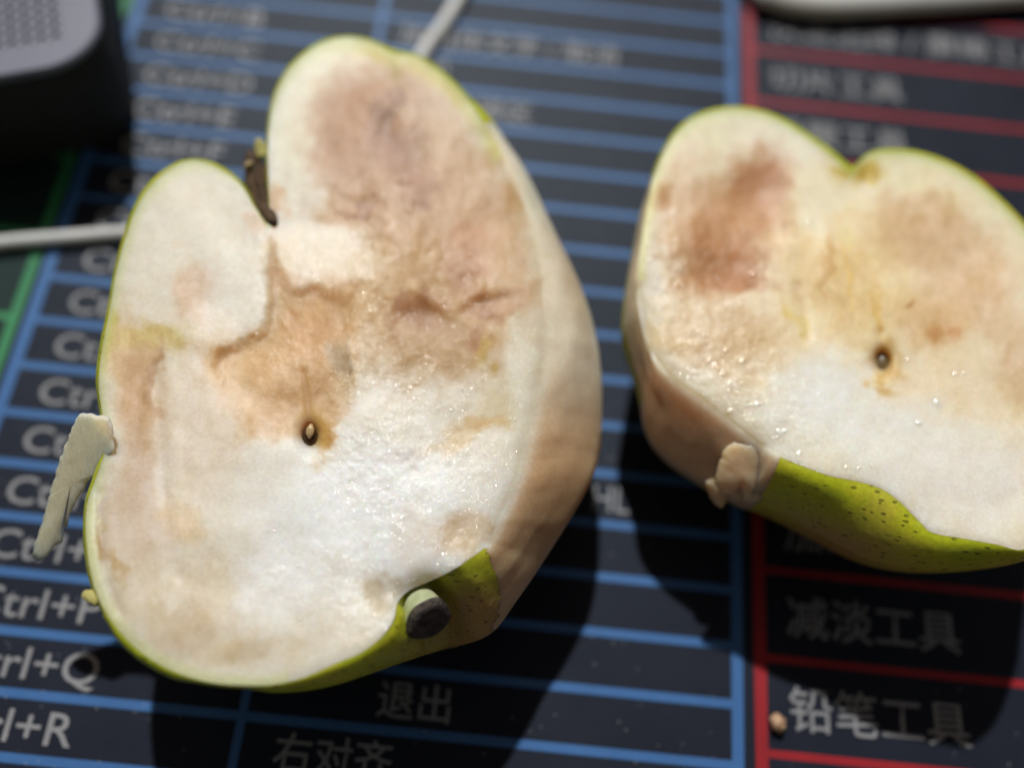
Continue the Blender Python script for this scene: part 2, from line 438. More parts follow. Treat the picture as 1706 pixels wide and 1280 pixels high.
# ---- left half
ZL = 30.0
L_CTRL = [  # clockwise from the blossom-end notch
 (448, 372, 444, 366, 4), (447, 310, 440, 306, 4), (445, 250, 440, 247, 3), (448, 205, 443, 200, 2.5), (456, 165, 451, 160, 2), (475, 125, 470, 119, 2), (505, 92, 501, 86, 2),
 (545, 68, 542, 61, 2), (585, 62, 585, 56, 2), (625, 72, 628, 65, 2), (655, 88, 659, 81, 2), (690, 93, 696, 86, 2), (725, 115, 732, 108, 2), (760, 145, 768, 140, 2.2), (790, 180, 802, 178, 1.98),
 (812, 215, 835, 220, 3.3), (838, 262, 872, 276, 4.62), (862, 320, 906, 345, 5.94), (882, 380, 934, 405, 6.6), (897, 440, 962, 462, 7.26), (906, 500, 983, 520, 7.92), (908, 560, 997, 580, 8.58),
 (902, 620, 1003, 640, 9.87), (890, 680, 1003, 700, 11.2), (876, 740, 1000, 752, 11), (860, 800, 985, 802, 9.63), (840, 850, 955, 858, 9.32), (822, 890, 925, 905, 9.62), (806, 914, 890, 960, 9.92),
 (785, 930, 855, 1010, 9.92), (755, 950, 825, 1052, 9.69), (715, 970, 790, 1070, 8.88), (683, 984, 755, 1078, 14), (663, 1004, 720, 1088, 12.5), (655, 1035, 680, 1100, 11), (632, 1066, 640, 1114, 9.5), (598, 1090, 600, 1128, 8),
 (560, 1106, 556, 1142, 7), (510, 1128, 505, 1152, 5.5), (460, 1141, 455, 1155, 4), (410, 1143, 404, 1152, 3), (350, 1138, 344, 1147, 2.5), (290, 1120, 282, 1130, 2.2), (235, 1088, 226, 1097, 2), (195, 1048, 186, 1056, 2),
 (165, 1000, 156, 1005, 2), (150, 950, 141, 953, 2), (143, 890, 135, 891, 2), (145, 840, 137, 838, 2), (160, 795, 153, 788, 2), (175, 745, 168, 740, 2), (170, 690, 162, 688, 2), (164, 640, 156, 638, 2),
 (170, 580, 162, 577, 2), (182, 520, 175, 516, 2), (192, 460, 185, 457, 2), (208, 400, 200, 397, 2), (228, 345, 220, 340, 2), (255, 305, 248, 298, 2), (290, 277, 286, 270, 2), (325, 267, 326, 260, 2),
 (360, 278, 364, 270, 2), (388, 295, 392, 287, 2.5), (408, 316, 413, 308, 3), (425, 345, 429, 337, 3.5)]
HOLLOW = [(452, 395), (446, 430), (441, 460), (444, 500), (442, 530), (434, 548), (415, 563), (395, 570), (378, 580), (358, 584), (346, 620), (362, 670), (405, 715), (450, 745), (505, 740), (545, 720), (578, 690), (596, 640),
          (604, 590), (598, 540), (604, 500), (618, 470), (600, 462), (588, 466), (578, 478), (560, 480), (548, 486), (530, 472), (512, 474), (500, 480), (488, 478), (478, 462), (466, 440), (460, 410)]
def l_height(x, y):
    h = .38 * fbm(x, y, 150, 1, 2) + .06 * fbm(x, y, 40, 4, 2)
    wob = 3 * fbm(x, y, 18, 2, 3)
    sd = polysd(x + wob, y + wob, HOLLOW)
    soft = 22 + 60 * sstep(590, 680, y) + 26 * sstep(530, 590, x)
    h = h - .6 * sstep(0, 1, (sd + soft * .2) / soft)
    lob = polysd(x + wob, y, [(446, 372), (448, 410), (440, 450), (444, 500), (442, 532), (432, 550), (412, 566), (378, 582), (352, 590), (280, 560), (160, 520), (150, 250), (430, 250)])
    h = h + .26 * sstep(-14, 20, lob) * sstep(200, 380, x + .3 * (y - 300))
    h = h - .22 * bumpg(x, y, 648, 205, 18, 36, 15) - .25 * bumpg(x, y, 690, 260, 40, 34) + .1 * ridge(x, y, [(560, 305), (580, 322), (610, 324), (640, 312)], 12) - .1 * ridge(x, y, [(555, 318), (580, 336), (620, 338)], 12)
    h = h + .55 * ridge(x, y, [(690, 480), (725, 505), (750, 520), (790, 490), (800, 480)], 11) * .3 - .25 * bumpg(x, y, 705, 528, 40, 22) - .3 * bumpg(x, y, 830, 500, 50, 12, -10)
    h = h - .15 * ridge(x, y, [(262, 610), (268, 720), (276, 830), (300, 960)], 12) + .12 * ridge(x, y, [(285, 620), (290, 720), (296, 830)], 14)
    h = h - .18 * ridge(x, y, [(505, 620), (512, 660), (515, 705)], 6)
    h = h - 2.6 * bumpg(x, y, 517, 728, 15, 21, -5)
    h = h + .5 * bumpg(x, y, 578, 588, 16, 34, -10)
    h = h - .4 * ridge(x, y, [(168, 820), (168, 880), (178, 960), (200, 1020)], 9)
    wt = l_wet(x, y)
    h = h + wt * (.06 * fbm(x, y, 13, 8, 2))
    h = h - .5 * bumpg(x, y, 760, 880, 30, 30) - .7 * bumpg(x, y, 640, 985, 30, 30)
    h = h - 2.0 * bumpg(x, y, 705, 985, 42, 26, -15)
    # the right-hand edge is softly rolled
    h = h - 1.3 * ridge(x, y, [(820, 225), (870, 340), (900, 450), (910, 560), (895, 670), (862, 800), (815, 905)], 22, True)
    return h
def l_wet(x, y):
    w = sstep(480, 640, x) * sstep(230, 380, y) + .4 * sstep(540, 640, x) * sstep(120, 220, y)
    w = np.clip(w, 0, 1) * (.55 + .45 * np.clip(fbm(x, y, 60, 21) * 1.5, -1, 1))
    w = np.maximum(w, .4 * bumpg(x, y, 500, 560, 90, 130)); w = np.maximum(w, .6 * bumpg(x, y, 470, 960, 60, 50)); w = np.maximum(w, .7 * bumpg(x, y, 500, 450, 60, 40))
    return np.clip(w + .12, 0, 1)
TAN = (190, 152, 116)
L_BLOBS = [
 (310, 380, 120, 130, 0, (216, 209, 190), .8), (500, 170, 60, 130, 15, (222, 216, 192), .9), (600, 90, 90, 40, 0, (224, 214, 180), .6),
 (625, 220, 115, 130, 0, (186, 146, 112), .97), (585, 290, 70, 60, 0, (190, 154, 128), .8), (715, 370, 175, 125, 15, (192, 156, 120), .95), (785, 310, 75, 150, -22, (196, 162, 126), .88),
 (680, 250, 50, 50, 0, (164, 114, 82), .65), (650, 195, 17, 45, 15, (140, 94, 62), .55), (700, 300, 55, 30, 0, (170, 122, 84), .55), (690, 320, 40, 22, 0, (165, 115, 75), .4), (560, 345, 60, 35, 0, (196, 158, 112), .7), (580, 335, 40, 9, 5, (165, 110, 66), .7),
 (650, 84, 60, 20, 15, (200, 172, 50), .9), (735, 130, 70, 22, 45, (196, 168, 60), .8), (668, 120, 11, 40, -5, (164, 146, 36), .8), (700, 120, 60, 30, 40, (205, 175, 110), .5),
 (545, 415, 90, 50, 0, (226, 214, 192), .95), (705, 490, 195, 115, 0, (200, 168, 122), .95), (705, 520, 55, 40, 20, (168, 112, 68), .9), (840, 492, 62, 30, -10, (176, 124, 78), .8), (775, 450, 45, 45, 0, (184, 132, 92), .65),
 (790, 405, 60, 40, 0, (196, 148, 112), .7), (735, 580, 105, 75, 0, (188, 156, 114), .85), (790, 560, 25, 30, 0, (178, 120, 72), .55), (802, 585, 15, 45, 5, (196, 168, 56), .7), (850, 430, 40, 90, -10, (208, 180, 148), .6),
 (868, 640, 34, 150, 5, (216, 210, 190), .8), (820, 680, 50, 60, 0, (205, 190, 150), .5), (775, 725, 80, 22, -12, (205, 168, 92), .75), (725, 745, 30, 13, 0, (204, 160, 80), .6),
 (620, 850, 230, 170, 0, (226, 226, 221), .95), (770, 890, 40, 50, 20, (196, 160, 104), .5), (648, 985, 42, 38, 0, (176, 154, 114), .5), (700, 890, 60, 60, 0, (210, 196, 178), .5), (680, 760, 40, 20, 0, (196, 184, 176), .5),
 (440, 625, 110, 100, 0, (210, 174, 126), .98), (530, 550, 75, 95, 0, (212, 164, 108), .95), (500, 660, 90, 80, 0, (202, 166, 124), .8), (580, 592, 26, 46, -10, (172, 162, 148), .8), (594, 592, 7, 32, -8, (120, 108, 98), .6), (517, 727, 36, 48, 0, (200, 160, 84), .8), (480, 425, 30, 50, 0, (222, 200, 166), .7),
 (470, 460, 45, 20, 0, (226, 196, 168), .6),
 (205, 600, 60, 90, 0, (204, 176, 128), .85), (270, 565, 70, 30, 0, (204, 184, 108), .75), (190, 560, 26, 40, 0, (196, 180, 90), .7), (235, 690, 50, 120, 0, (198, 162, 126), .8), (225, 850, 70, 140, 0, (204, 186, 168), .8), (262, 650, 10, 70, 0, (176, 136, 100), .5),
 (345, 700, 75, 130, 0, (216, 202, 182), .85), (300, 860, 45, 50, 0, (216, 190, 148), .55), (155, 890, 18, 110, 3, (220, 212, 176), .9), (182, 940, 10, 60, -10, (190, 160, 110), .6), (340, 495, 48, 48, 0, (208, 176, 146), .85), (395, 470, 45, 80, 0, (226, 219, 204), .8), (300, 400, 22, 18, 0, (212, 192, 160), .6),
 (300, 1020, 150, 110, 0, (208, 196, 174), .8), (310, 1040, 40, 60, 0, (198, 178, 152), .4), (400, 1085, 60, 30, 0, (194, 178, 150), .5), (460, 980, 70, 90, 0, (222, 220, 214), .8), (440, 340, 26, 40, 0, (200, 150, 95), .7)]
L_BLOBS = (L_BLOBS, [
 ([(150, 250), (440, 250), (446, 372), (448, 410), (440, 450), (444, 500), (442, 532), (432, 550), (412, 566), (378, 582), (352, 590), (300, 470), (240, 420)], (220, 212, 196), .3, 18),
 ([(470, 372), (600, 370), (640, 430), (620, 468), (588, 466), (560, 480), (530, 472), (500, 480), (478, 462), (460, 410)], (226, 216, 198), .5, 16),
 (HOLLOW, (208, 178, 136), .66, (10, (590, 735)))], [
 (530, 550, 60, 85, 0, (210, 164, 110), .55), (420, 610, 60, 40, 0, (216, 178, 128), .6), (500, 670, 70, 60, 0, (200, 164, 120), .5), (475, 455, 34, 22, 0, (222, 190, 158), .7),
 (580, 592, 24, 42, -10, (184, 168, 144), .7), (594, 592, 6, 28, -8, (140, 124, 108), .4), (517, 727, 30, 40, 0, (204, 168, 100), .6)])
def l_peeled(sx, sy, u, qx, qy):
    a = (sy > 205) & (sy < 905) & (sx > 800) & (u < np.where(sy > 700, 1.25, np.where(sy > 480, 1.0, .94)))
    edge = np.interp(qy, [900, 940, 990, 1030, 1075], [803, 818, 833, 828, 804])
    return a | ((sx > 690) & (sy >= 905) & (sy < 990) & (qx > edge) & (u < 1.25))
def l_facet(x, y, u):
    k = sstep(560, 760, y)[..., None]
    st = (.5 + .5 * fbm(x, y * .35, 26, 31))[..., None]
    c = lin((238, 229, 208)) * (1 - k) + lin((212, 180, 142)) * k  # pale lit top, browner below: the side's warm shade is put into the colour
    br = bumpg(x, y, 955, 470, 22, 110, -12)[..., None]; c = c * (1 - .5 * br) + lin((176, 138, 92)) * .5 * br
    br = bumpg(x, y, 930, 840, 60, 90, 25)[..., None]; c = c * (1 - .6 * br) + lin((198, 156, 114)) * .6 * br
    return np.clip(c * (.96 + .08 * st), .01, .85)
def l_shade_tan(x, y, u):  # tan tone of the unlit skin by the stem, put into its colour
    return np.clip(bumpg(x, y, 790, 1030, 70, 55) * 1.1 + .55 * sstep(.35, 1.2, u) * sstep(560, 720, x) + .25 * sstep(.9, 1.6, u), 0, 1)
STEM_BASE = at(np.array(693.), np.array(1000.), np.array(22.6)); 
def l_dent(side):
    p = at(np.array(700.), np.array(1006.), np.array(24.))
    d = np.linalg.norm((side - p) * np.array([1, 1, .8]), axis=-1); w = np.exp(-(d / 4.6) ** 2)[..., None]
    fade = np.linspace(0, 1, len(side) + 1)[1:]; fade = sstep(0, .12, fade)[:, None, None]
    return side + w * fade * np.array([-.5, 3.4, -1.6])

root = empty('pear_half', at(np.array(520.), np.array(760.), np.array(0.)))
tag(root, 'larger cut pear half with a deep top notch and a short dark-tipped stem', 'pear half', 'halves of the cut pear')
footL = at(np.array(545.), np.array(640.), np.array(14.))[:2]
pear_body(root, L_CTRL, (505, 700), ZL, l_height, (212, 202, 182), L_BLOBS, l_wet, 3, footL, l_peeled, l_facet, l_shade_tan, l_dent)

# ---- right half
ZR = 28.0
R_CTRL = [
 (1425, 285, 1424, 274, 3), (1434, 268, 1432, 259, 2.5), (1455, 256, 1453, 248, 2.2), (1490, 253, 1490, 245, 2), (1530, 257, 1532, 249, 2), (1575, 272, 1579, 265, 2), (1620, 297, 1625, 290, 2), (1665, 335, 1671, 329, 2), (1710, 382, 1717, 377, 2),
 (1760, 450, 1768, 446, 2), (1795, 530, 1803, 528, 2), (1808, 620, 1816, 620, 2), (1802, 720, 1810, 725, 3), (1780, 810, 1790, 822, 4), (1745, 880, 1755, 905, 5), (1706, 916, 1712, 934, 6), (1660, 908, 1660, 944, 7), (1605, 898, 1600, 950, 8), (1553, 888, 1545, 950, 9),
 (1530, 868, 1500, 944, 10), (1500, 838, 1450, 930, 12), (1470, 816, 1405, 908, 13), (1430, 803, 1365, 888, 14), (1385, 794, 1330, 870, 15), (1345, 780, 1300, 856, 15.5), (1305, 764, 1265, 842, 16), (1275, 748, 1232, 832, 8.28),
 (1240, 722, 1198, 815, 8.28), (1200, 690, 1160, 792, 8.28), (1160, 660, 1120, 766, 8.28), (1120, 630, 1088, 734, 7.98), (1092, 603, 1072, 700, 7.75), (1078, 570, 1066, 655, 7.24), (1068, 530, 1048, 600, 7.48), (1063, 490, 1036, 548, 5.44), (1065, 440, 1042, 482, 4.08), (1071, 390, 1054, 415, 4), (1080, 340, 1068, 345, 3), (1086, 305, 1078, 306, 2.2),
 (1098, 272, 1091, 268, 2), (1118, 233, 1111, 228, 2), (1148, 202, 1142, 195, 2), (1185, 186, 1181, 178, 2), (1225, 181, 1226, 174, 2), (1270, 188, 1274, 181, 2), (1315, 208, 1320, 201, 2), (1355, 234, 1361, 227, 2), (1388, 260, 1394, 252, 2), (1410, 280, 1414, 270, 2.5)]
def r_wet(x, y):
    w = bumpg(x, y, 1180, 570, 110, 150, -25) + .5 * bumpg(x, y, 1300, 690, 120, 60, 30) + .6 * bumpg(x, y, 1150, 400, 60, 120) + .4 * bumpg(x, y, 1500, 880, 150, 40, 20)
    return np.clip(w + .18, 0, 1)
def r_height(x, y):
    h = .42 * fbm(x, y, 160, 41, 2) + .06 * fbm(x, y, 40, 44, 2)
    h = h - 1.3 * bumpg(x, y, 1240, 330, 70, 70) - .9 * bumpg(x, y, 1210, 450, 70, 35) - .4 * bumpg(x, y, 1600, 430, 90, 60)
    h = h - 3.4 * bumpg(x, y, 1469, 604, 13, 17) - .35 * ridge(x, y, [(1466, 555), (1468, 590)], 9)
    h = h - .6 * bumpg(x, y, 1430, 300, 26, 30)
    h = h - 1.2 * ridge(x, y, [(1062, 480), (1080, 580), (1120, 632), (1200, 690), (1270, 745)], 20, True)
    h = h - .45 * sstep(760, 880, y) * sstep(1700, 1500, x) + r_wet(x, y) * .07 * fbm(x, y, 12, 48, 2)
    h = h + .2 * ridge(x, y, [(1380, 400), (1390, 480)], 18) - .3 * ridge(x, y, [(1330, 480), (1345, 560)], 12)
    return h
R_BLOBS = [
 (1180, 230, 100, 60, 0, (226, 218, 188), .9), (1320, 240, 90, 40, 30, (226, 218, 194), .9), (1500, 290, 110, 45, 10, (224, 214, 178), .9), (1650, 380, 60, 110, -35, (226, 214, 182), .9), (1380, 330, 60, 60, 0, (226, 216, 186), .8),
 (1150, 350, 80, 110, 0, (216, 184, 150), .8), (1270, 300, 60, 70, -20, (188, 134, 96), .95), (1240, 370, 90, 70, 0, (204, 154, 114), .9), (1185, 410, 75, 55, 0, (186, 130, 86), .85), (1215, 465, 75, 34, 5, (176, 116, 68), .95), (1150, 470, 45, 40, 0, (192, 142, 98), .7), (1230, 380, 110, 110, 0, (200, 158, 116), .45), (1250, 440, 40, 40, 0, (186, 128, 82), .6),
 (1195, 560, 110, 70, 0, (216, 190, 152), .85), (1430, 480, 140, 130, 0, (228, 204, 156), .9), (1385, 440, 9, 60, 5, (205, 165, 105), .5), (1420, 450, 7, 60, -5, (236, 206, 130), .5), (1465, 520, 9, 60, 0, (228, 196, 116), .6), (1330, 545, 12, 40, -30, (222, 200, 110), .5),
 (1550, 385, 100, 60, 15, (208, 174, 132), .75), (1630, 480, 80, 90, 20, (212, 180, 142), .75), (1700, 590, 46, 70, 0, (204, 166, 126), .45), (1560, 520, 60, 60, 0, (216, 184, 138), .7), (1570, 545, 16, 20, 0, (206, 150, 98), .6), (1540, 490, 8, 10, 0, (180, 130, 70), .6),
 (1440, 710, 230, 95, 5, (226, 222, 208), .97), (1600, 800, 170, 100, 15, (224, 218, 206), .95), (1350, 660, 80, 60, 0, (226, 224, 214), .8), (1570, 640, 120, 50, 5, (226, 208, 176), .7), (1469, 606, 32, 46, 0, (206, 172, 112), .8), (1470, 645, 24, 16, 0, (214, 184, 120), .6),
 (1430, 285, 34, 30, 0, (208, 184, 70), .9), (1075, 450, 22, 150, 0, (214, 204, 184), .9), (1085, 315, 22, 20, 0, (194, 148, 96), .8), (1150, 620, 80, 30, 35, (220, 208, 184), .8), (1545, 890, 25, 12, 30, (190, 170, 90), .6)]
def r_peeled(sx, sy, u, qx, qy):
    a = (sx < 1300) & (sy > 585) & (u < 1.12)
    b_ = (sx < 1110) & (sy > 300) & (sy <= 588) & (u < .92 - .0008 * np.maximum(sy - 500, 0))
    return a | b_
def r_facet(x, y, u):
    k = sstep(560, 640, y)[..., None]
    c = lin((214, 200, 172)) * (1 - k) + lin((216, 186, 152)) * k
    br = bumpg(x, y, 1140, 680, 75, 45, 40)[..., None]; c = c * (1 - .75 * br) + lin((190, 128, 76)) * .75 * br
    return np.clip(c * (.92 + .12 * fbm(x, y, 30, 51))[..., None], .01, .85)
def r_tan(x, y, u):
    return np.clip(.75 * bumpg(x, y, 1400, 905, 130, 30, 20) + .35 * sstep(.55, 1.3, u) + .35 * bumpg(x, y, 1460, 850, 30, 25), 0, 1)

rootR = empty('pear_half', at(np.array(1420.), np.array(620.), np.array(0.)))
tag(rootR, 'cut pear half without a stem, speckled green skin along its front edge, on the right', 'pear half', 'halves of the cut pear')
footR = at(np.array(1440.), np.array(600.), np.array(12.))[:2]
pear_body(rootR, R_CTRL, (1400, 570), ZR, r_height, (222, 206, 174), R_BLOBS, r_wet, 13, footR, r_peeled, r_facet, r_tan)

# ---- stem, seeds, blossom end, loose flesh
def lathe(axis_pts, radii, m, name, parent, seg=20, ecc=1.0, wob=0., seed=0):
    A = np.asarray(axis_pts, float); r_ = np.random.default_rng(seed); V = []
    d = A[-1] - A[0]; d /= np.linalg.norm(d); up = np.array([0, 0, 1.]) if abs(d[2]) < .9 else np.array([1., 0, 0])
    s = np.cross(d, up); s /= np.linalg.norm(s); q = np.cross(s, d)
    ang = np.arange(seg) * 2 * math.pi / seg; wv = 1 + wob * (np.sin(3 * ang + seed) * .5 + np.sin(5 * ang + 2) * .5)
    for p, r in zip(A, radii):
        for a, w in zip(ang, wv): V.append(p + r * w * (s * math.cos(a) + q * math.sin(a) * ecc))
    k = len(A); Fc = grid_faces(k, seg); Fc.append(tuple(reversed(range(seg)))); Fc.append(tuple(range((k - 1) * seg, k * seg)))
    return mesh(name, V, Fc, m, parent)

ax = np.array([.50, -.62, .52]); ax /= np.linalg.norm(ax)
tip = at(np.array(716.), np.array(1036.), np.array(27.6))
L = 7.5
pts = [tip - ax * L, tip - ax * L * .72, tip - ax * L * .45, tip - ax * L * .2, tip - ax * .45]
stem = lathe(pts, [2.5, 2.35, 2.4, 2.6, 2.8], STEM, 'stem', root, 40, .93, .05, 2)
e = [tip - ax * .8, tip - ax * .25, tip + ax * .1, tip + ax * .3, tip + ax * .12, tip + ax * .3, tip + ax * .02]
lathe(e, [2.83, 2.86, 2.6, 2.0, 1.4, .7, .1], STEM_END, 'stem_end', stem, 40, .93, .06, 2)

def seed_obj(px, py, z, ln, r, direc, m, parent, mp=None):
    p = at(np.array(float(px)), np.array(float(py)), np.array(float(z))); d = np.array(direc, float); d /= np.linalg.norm(d)
    u_ = np.linspace(0, 1, 12); prof = np.sin(np.pi * u_ ** .72) ** .8 * r + .04
    o = lathe([p + d * ln * (k - .5) for k in u_], prof, m, 'seed', parent, 18, .7)
    return o
s1 = seed_obj(515, 731, ZL - 1.9, 4.0, 1.35, (.05, .5, .42), SEED, root)
pp = at(np.array(517.), np.array(716.), np.array(ZL - .45))
lathe([pp + np.array([0, k, k * .2]) for k in (-1.1, -.5, .1, .7)], [.1, .5, .5, .15], SEED_PALE, 'seed_coat', s1, 14, .5)
s2 = seed_obj(1470, 606, ZR - 2.6, 3.6, 1.25, (.1, .6, .3), SEED_OLD, rootR)

def blade(name, pl, wd, m, parent, thick=.5, m2=None, sag=0., rough=0.):
    """bent tapering strip along pixel/height points"""
    A = np.array([at(np.array(float(a)), np.array(float(b_)), np.array(float(c_))) for a, b_, c_ in pl]); A = spline(np.c_[A, np.array(wd)[:, None]], False, .35)
    C3, w = A[:, :3], A[:, 3]; n = len(A); V = []; seg = 16
    for i in range(n):
        d = C3[min(i + 1, n - 1)] - C3[max(i - 1, 0)]; d /= np.linalg.norm(d); s = np.cross(d, [0, 0, 1.]); s /= np.linalg.norm(s); q = np.cross(s, d)
        for k in range(seg):
            a = 2 * math.pi * k / seg; V.append(C3[i] + s * w[i] * .5 * math.cos(a) + q * (thick * .5 * math.sin(a) - sag * math.cos(a) ** 2))
    Fc = grid_faces(n, seg); Fc.append(tuple(reversed(range(seg)))); Fc.append(tuple(range((n - 1) * seg, n * seg)))
    fm = [1 if (m2 is not None and (f % seg) < seg // 2) else 0 for f in range((n - 1) * seg)] + [0, 0]
    nv = len(V)
    VV = np.array(V)
    if rough:
        for ax_, sd in ((0, 3), (1, 8), (2, 14)): VV[:, ax_] += rough * fbm(VV[:, 0] + VV[:, 2] * .7, VV[:, 1], 5.5, sd, 3)
    return mesh(name, VV, Fc, [m] + ([m2] if m2 else []), parent, fmat=fm if m2 else None,
                attrs={'tint': np.tile(lin((216, 198, 168)) / KL, (nv, 1)), 'wet': np.full(nv, .15), 'tan': np.zeros(nv)})

cal = blade('calyx', [(420, 262, 25), (428, 300, 26.5), (438, 335, 27.5), (452, 366, 29.3), (460, 378, 29.9)], [2.2, 3.4, 3.2, 2.2, .7], CALYX, root, 2.4)
blade('sepal', [(424, 285, 26.5), (417, 272, 27.5), (409, 278, 28.5)], [1.2, 1.2, .4], CALYX_PALE, cal, .6)
blade('sepal', [(436, 330, 28), (430, 295, 28.5), (424, 262, 29)], [1.4, 1.3, .4], CALYX, cal, .7)
blade('sepal', [(446, 350, 29), (437, 318, 29.3), (428, 296, 29.6)], [1., 1.2, .3], CALYX, cal, .6)
blade('skin_scrap', [(438, 262, 27), (434, 246, 27.5), (430, 232, 28)], [1.5, 1.7, .9], SCRAP, root, .8)
blade('skin_scrap', [(166, 1000, 29.2), (152, 994, 28.6), (141, 991, 28.2)], [1.6, 1.5, 1.], SCRAP, root, .8)

def lump(name, outline, zc, dome, parent, col, seed, slope=(0, 0)):
    S = spline(np.array(outline, float), True, 3.0); n = len(S); S = S + np.stack([2.4 * fbm(S[:, 0], S[:, 1], 11, seed, 2), 2.4 * fbm(S[:, 0], S[:, 1], 11, seed + 3, 2)], -1); c = S.mean(0); rs = np.linspace(0, 1, 16)[1:]; V = []; T = []
    def z_of(x, y, t): return zc + slope[0] * (x - c[0]) + slope[1] * (y - c[1]) + dome * np.sqrt(np.maximum(1 - t * t, 0)) + .12 * fbm(x, y, 24, seed, 2) * (1 - .5 * t)
    V.append(at(c[0], c[1], z_of(c[0], c[1], 0)))
    for t in rs:
        x = c[0] + (S[:, 0] - c[0]) * t; y = c[1] + (S[:, 1] - c[1]) * t; V += list(at(x, y, z_of(x, y, t)))
    for t in rs[::-1][1:]:
        x = c[0] + (S[:, 0] - c[0]) * t; y = c[1] + (S[:, 1] - c[1]) * t; q = at(x, y, z_of(x, y, 1) - 1.6 * np.sqrt(1 - t * t)); V += list(q)
    V.append(V[0] - np.array([0, 0, dome + 1.8])); m = len(rs) * 2 - 1
    Fc = [(0, 1 + j, 1 + (j + 1) % n) for j in range(n)]
    for i in range(m - 1):
        for j in range(n):
            k = (j + 1) % n; Fc.append((1 + i * n + j, 1 + (i + 1) * n + j, 1 + (i + 1) * n + k, 1 + i * n + k))
    last = len(V) - 1; Fc += [(last, 1 + (m - 1) * n + (j + 1) % n, 1 + (m - 1) * n + j) for j in range(n)]
    nv = len(V); V = np.array(V)
    return mesh(name, V, Fc, FLESH, parent, attrs={'tint': np.tile(lin(col) / KL, (nv, 1)), 'wet': np.full(nv, .55)})
lump('torn_flesh', [(1212, 742), (1245, 738), (1282, 758), (1293, 782), (1290, 806), (1280, 824), (1262, 838), (1246, 838), (1238, 826), (1231, 817), (1222, 824), (1208, 824), (1196, 814), (1191, 800), (1198, 772)], 23.4, 1.2, rootR, (214, 176, 138), 61, (.01, -.055))
lump('peel_strip', [(182, 696), (152, 691), (134, 690), (125, 704), (111, 738), (97, 776), (83, 822), (69, 872), (57, 912), (53, 928), (66, 934), (80, 926), (88, 914), (104, 902), (101, 888), (112, 872), (122, 846), (138, 816), (156, 794), (176, 780), (190, 740)], 24., .7, root, (216, 198, 166), 77, (.06, -.04))
lump('torn_flesh', [(1184, 798), (1198, 790), (1212, 806), (1216, 828), (1208, 840), (1200, 846), (1188, 836), (1180, 822), (1174, 808)], 18.2, 1.1, rootR, (206, 166, 128), 63, (0, -.06))

# juice beads on the wet parts of the cut faces
def beads(parent, hfun, z0, spots, n, rmin, rmax, seed, base, blobs, ps):
    r_ = np.random.default_rng(seed); V, Fc, T = [], [], []
    for _ in range(n):
        cx, cy, sx, sy, rot = spots[r_.integers(len(spots))]; a = math.radians(rot); u_, v_ = r_.normal(size=2)
        x = cx + u_ * sx * math.cos(a) - v_ * sy * math.sin(a); y = cy + u_ * sx * math.sin(a) + v_ * sy * math.cos(a)
        if polysd(np.array([x]), np.array([y]), (L_CTRL_XY if z0 == ZL else R_CTRL_XY))[0] < 12: continue
        p = at(np.array([x]), np.array([y]), z0 + hfun(np.array([x]), np.array([y])))[0]
        R_ = rmin + (rmax - rmin) * r_.random() ** 2.5; el = 1 + 1.6 * r_.random() ** 2; th = r_.random() * math.pi
        i = len(V); seg, rg = 10, 3; T += [tuple(np.minimum(paint(np.array([x]), np.array([y]), base, blobs, ps)[0] * 1.08, .92))] * 31; hgt = R_ * (.2 + .12 * r_.random())
        V.append(p + np.array([0, 0, hgt]))
        for k in range(1, rg + 1):
            f = k / rg
            for q in range(seg):
                b_ = 2 * math.pi * q / seg; ex, ey = R_ * f * el * math.cos(b_), R_ * f * math.sin(b_)
                V.append(p + np.array([ex * math.cos(th) - ey * math.sin(th), ex * math.sin(th) + ey * math.cos(th), hgt * (1 - f * f) - .04 * f]))
        Fc += [(i, i + 1 + q, i + 1 + (q + 1) % seg) for q in range(seg)]
        for k in range(rg - 1):
            for q in range(seg):
                w = (q + 1) % seg; o1 = i + 1 + k * seg; Fc.append((o1 + q, o1 + seg + q, o1 + seg + w, o1 + w))
    o = mesh('juice_beads', V, Fc, DROP, parent, fix=False, attrs={'tint': np.array(T)}); o['kind'] = 'stuff'; return o
L_CTRL_XY = [(a[0], a[1]) for a in L_CTRL]; R_CTRL_XY = [(a[0], a[1]) for a in R_CTRL]
beads(root, l_height, ZL, [(700, 500, 80, 60, 0), (830, 510, 40, 40, 0), (700, 640, 90, 40, 20), (640, 830, 130, 90, 0), (800, 620, 50, 70, 0), (690, 220, 60, 70, 0), (860, 430, 25, 80, -15), (500, 480, 60, 50, 0), (580, 600, 15, 35, 0), (700, 960, 35, 10, -30), (480, 980, 40, 30, 30), (720, 360, 50, 90, 0)], 380, .06, .26, 5, (212, 202, 182), L_BLOBS, 3)
beads(rootR, r_height, ZR, [(1130, 470, 30, 60, -10), (1170, 560, 45, 45, 0), (1200, 620, 60, 22, 35), (1270, 690, 50, 18, 35), (1120, 420, 25, 80, -10), (1340, 760, 60, 18, 25), (1500, 850, 70, 15, 30), (1450, 640, 160, 110, 0), (1250, 450, 60, 60, 0)], 260, .09, .42, 6, (222, 206, 174), R_BLOBS, 13)

